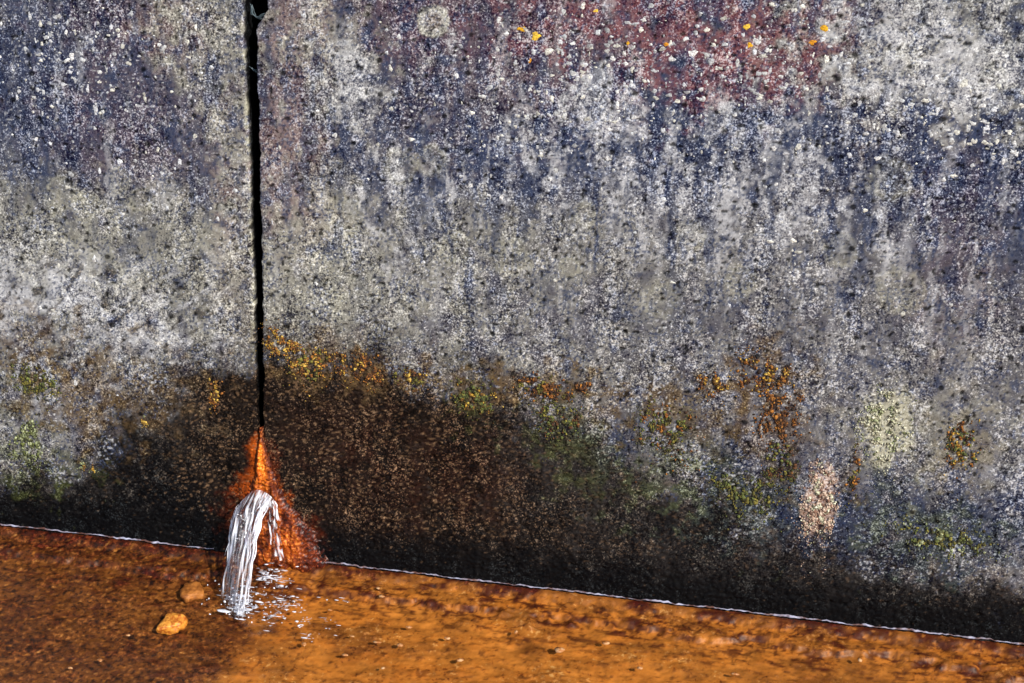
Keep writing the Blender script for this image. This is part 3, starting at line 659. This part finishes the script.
# ------------------------------------------------------------------ lichen flecks
def flecks(spots, name, **kw):
    """thin irregular lobed discs draped on the wall; spots = (x, y, r, colour) in wall units"""
    V, Fq, A = [], [], []
    for (x, y, r, c) in spots:
        n = 9 if r > 2 else 6; b = len(V); ph = random.uniform(0, 6); asp = random.uniform(.7, 1.35)
        ring = []
        for k in range(n):
            th = 2*math.pi*k/n; rr = r*(1 + random.uniform(-.5, .35))
            ring.append((x + rr*asp*math.cos(th+ph), y + rr/asp*math.sin(th+ph)))
        inn = [(x + (a-x)*.6, y + (b_-y)*.6) for a, b_ in ring]
        ring = np.array(ring); inn = np.array(inn); hmid = float(height(np.array([x]), np.array([y]))[0])
        V.extend(on_wall(ring[:, 0], ring[:, 1], -.0004)); hi = np.maximum(height(inn[:, 0], inn[:, 1]), hmid) + .0002
        V.extend((inn[:, 0]*K)[:, None]*np.array([1, 0, 0]) + (inn[:, 1]*K)[:, None]*SLP + hi[:, None]*NRM)
        V.append(np.array([x*K, 0, 0]) + y*K*SLP + (max(hmid, hi.mean()) + .0002)*NRM)
        A.extend([c]*(2*n+1))
        for k in range(n):
            k2 = (k+1) % n; Fq.append((b+k, b+k2, b+n+k2)); Fq.append((b+k, b+n+k2, b+n+k)); Fq.append((b+n+k, b+n+k2, b+2*n))
    o0 = np.array(V[-1]) if len(spots) == 1 else np.zeros(3)
    o = link(name, mesh_np(name, np.array(V) - o0, Fq, {'tint': np.array(A)}), M_LICHEN, **kw); o.location = o0; return o
WHITE = lambda: srgb(*random.choice(((236, 236, 236), (222, 224, 230), (208, 210, 214), (240, 238, 228))))*random.uniform(.85, 1.1)
YEL = lambda: srgb(*random.choice(((240, 180, 30), (225, 150, 24), (250, 205, 70))))
for px, py, r, lab in ((536, 36, 5.2, 'largest yellow lichen, left of the reddish stain near the top of the right slab'),
                       (523, 29, 3.6, 'orange lichen crumb just left of the largest yellow lichen'),
                       (530, 61, 2.4, 'small orange lichen crumb below the largest yellow lichen'),
                       (595, 11, 2.4, 'pale yellow lichen crumb at the top between the two yellow clusters'),
                       (666, 45, 2.6, 'small orange lichen crumb alone on the reddish stain'),
                       (747, 27, 3.2, 'orange lichen crumb in the middle of the reddish stain'),
                       (824, 28, 4.4, 'bright yellow lichen at the right end of the reddish stain'),
                       (812, 42, 3.8, 'orange yellow lichen just below left of the bright yellow lichen'),
                       (750, 45, 3.4, 'yellow lichen beside the big white lichen on the reddish stain'),
                       (628, 43, 2.6, 'small orange lichen crumb left of the lone one on the reddish stain')):
    x, y = wq(px, py); flecks([(x, y, r, YEL())], 'yellow_lichen', label=lab, cat='lichen', group='yellow lichens along the top of the right slab')
big = {'larger white lichen fleck in the cluster near the top of the left slab': [(55, 18), (67, 33), (47, 38), (66, 84), (82, 54), (88, 88), (108, 35), (96, 110), (120, 36), (20, 90), (45, 92), (73, 57), (36, 138), (120, 160), (95, 127), (30, 15)],
       'larger white lichen fleck in the cluster left of the reddish stain': [(612, 58), (608, 66), (625, 65), (562, 54), (635, 71), (556, 64), (625, 85), (560, 41), (641, 30), (644, 20), (530, 90), (516, 62), (500, 20), (548, 50), (569, 63), (634, 88), (627, 22)],
       'larger white lichen fleck scattered on and below the reddish stain': [(757, 41), (767, 50), (768, 81), (693, 53), (783, 88), (770, 71), (754, 16), (836, 12), (812, 63), (830, 46), (836, 57), (826, 60), (822, 40), (684, 84), (813, 55), (845, 22), (870, 20), (842, 55), (707, 30), (712, 62), (724, 45)],
       'larger white lichen fleck on the dark patches at the right end of the slab': [(922, 83), (898, 133), (900, 100), (912, 105), (988, 128), (968, 128), (1014, 143), (1016, 155), (937, 111), (995, 110), (952, 105), (876, 158), (964, 82)]}
for lab, pts in big.items():
    rs_ = [random.uniform(2.1, 4.0) for p in pts]; ends = {}
    place = lab.split('fleck ')[1]
    for word, idx in (('largest', int(np.argmax(rs_))), ('leftmost', min(range(len(pts)), key=lambda i: pts[i][0])), ('rightmost', max(range(len(pts)), key=lambda i: pts[i][0])),
                      ('topmost', min(range(len(pts)), key=lambda i: pts[i][1])), ('lowest', max(range(len(pts)), key=lambda i: pts[i][1]))):
        if idx not in ends: ends[idx] = word
    for i, (px, py) in enumerate(pts):
        r = rs_[i]*(1.15 if ends.get(i) == 'largest' else .95); x, y = wq(px + random.uniform(-1, 1), py + random.uniform(-1, 1))
        l_ = f'{ends[i]} white lichen fleck {place}' if i in ends else f'middling white lichen fleck {place}'
        flecks([(x, y, r, WHITE())], 'white_lichen', label=l_, cat='lichen', group='white lichen flecks ' + place)
sp_ = []
for (cx, cy_, sx, sy_, n) in ((60, 60, 55, 55, 170), (120, 40, 60, 40, 90), (180, 110, 50, 70, 60), (590, 60, 60, 40, 190), (640, 90, 90, 45, 170), (780, 60, 70, 40, 190), (560, 110, 40, 40, 60), (930, 110, 70, 30, 150), (990, 130, 40, 30, 90),
                             (450, 90, 60, 50, 80), (720, 130, 100, 40, 110), (860, 200, 120, 60, 60), (600, 220, 200, 80, 70), (150, 230, 120, 60, 60), (490, 150, 10, 40, 40), (795, 200, 10, 50, 30), (60, 330, 60, 40, 40)):
    for i in range(n):
        px, py = random.gauss(cx, sx), random.gauss(cy_, sy_)
        if -20 < px < 1044 and -40 < py < 400 and not 238 < px < 272:
            x, y = wq(px, py); sp_.append((x, y, min(3.0, random.expovariate(1.1) + .7), WHITE()*random.uniform(.6, 1)))
flecks(sp_, 'lichen_specks', kind='stuff', label='countless tiny white lichen specks over the upper part of the wall', cat='lichen')

# ------------------------------------------------------------------ stones and flakes in the channel
def stone(px, py, sx, sy_, sz, label, name='stone', mat=M_PEB, z=-.004, rot=0, nu=44, nv=28, seed=0, group='stones in the channel'):
    V = []; r = np.random.default_rng(seed+50); ph = r.uniform(0, 6, 8)
    for j in range(nv):
        la = math.pi*j/(nv-1)
        for i in range(nu):
            lo = 2*math.pi*i/nu
            p = np.array([math.sin(la)*math.cos(lo), math.sin(la)*math.sin(lo), math.cos(la)])
            k = 1 + .16*math.sin(2*lo+ph[0])*math.sin(la) + .10*math.sin(3*lo+ph[1])*math.sin(la)**2 + .07*math.sin(5*lo + 3*la+ph[2])*math.sin(la)**2 + .05*math.sin(4*la + 2*lo+ph[3])*math.sin(la)
            k += .07*float(pn(p[0]*2.3 + seed, p[1]*2.3 + 2*p[2], 701)) + .05*float(pn(p[0]*6 + seed, p[1]*6 + 5*p[2], 703)); p = np.sign(p)*np.abs(p)**.7*k; p = p*np.array([sx, sy_, sz]); V.append((p[0]*math.cos(rot)-p[1]*math.sin(rot), p[0]*math.sin(rot)+p[1]*math.cos(rot), p[2]))
    i = np.arange(nv*nu).reshape(nv, nu); j2 = np.roll(i, -1, 1)
    Fq = np.stack([i[:-1], i[1:], j2[1:], j2[:-1]], -1).reshape(-1, 4)
    o = link(name, mesh_np(name, V, Fq), mat, label=label, cat='stone', group=group, smooth=True); o.location = gp(px, py, z); return o
stone(172, 624, .0150, .0125, .0075, 'bright orange rounded stone in the channel left of the spout', rot=.15, seed=1)
M_PEB2 = speck_mat('dull_stone', srgb(140, 82, 28), srgb(200, 130, 60), 110, .6, .6)
stone(192, 592, .0115, .0165, .006, 'dull tan angular stone between the bright stone and the wall', mat=M_PEB2, rot=.5, seed=4, z=-.006)
M_FLAKE = speck_mat('pale_flake', srgb(190, 120, 60), srgb(238, 196, 150), 200, .6)
cs, rs_ = [], []
for px, py in ((378, 588), (382, 596), (377, 642), (400, 645), (447, 638), (516, 632), (383, 668), (409, 627), (352, 636), (640, 668), (735, 674), (460, 660), (560, 650), (606, 643), (330, 610), (296, 600), (345, 655), (304, 644), (128, 635), (100, 660), (860, 660), (70, 668)):
    cs.append(gp(px, py, -.0015)); rs_.append(random.uniform(.0016, .0034))
blobs(cs, rs_, 'sediment_flakes', M_FLAKE, squash=(1.5, 1, .35), kind='stuff', label='pale flakes of sediment strewn in the shallow rusty water', cat='sediment')

# ------------------------------------------------------------------ grey wisps caught in the top of the joint
def wisp(pts, label):
    ps = []
    for k in range(7):
        p = []
        for t in np.linspace(0, 1, 9):
            i = min(int(t*(len(pts)-1)), len(pts)-2); f = t*(len(pts)-1)-i
            px = pts[i][0]*(1-f) + pts[i+1][0]*f; py = pts[i][1]*(1-f) + pts[i+1][1]*f
            p.append(wall_pt(px + random.gauss(0, .5) + k*.25, py + random.gauss(0, .5) + k*.5, -.008 - .0008*k))
        ps.append((p, np.full(9, .00028), .5))
    tubes(ps, 'cobweb', M_WEB, label=label, cat='cobweb', group='grey cobwebs in the joint')
M_WEB = speck_mat('grey_web', srgb(66, 84, 92), srgb(120, 136, 142), 200)
wisp(((247, 4), (248, 13), (254, 18), (262, 14)), 'grey cobweb sagging across the notch at the top of the joint')
wisp(((248, 68), (252, 72), (257, 70)), 'faint grey cobweb in the joint below the notch')
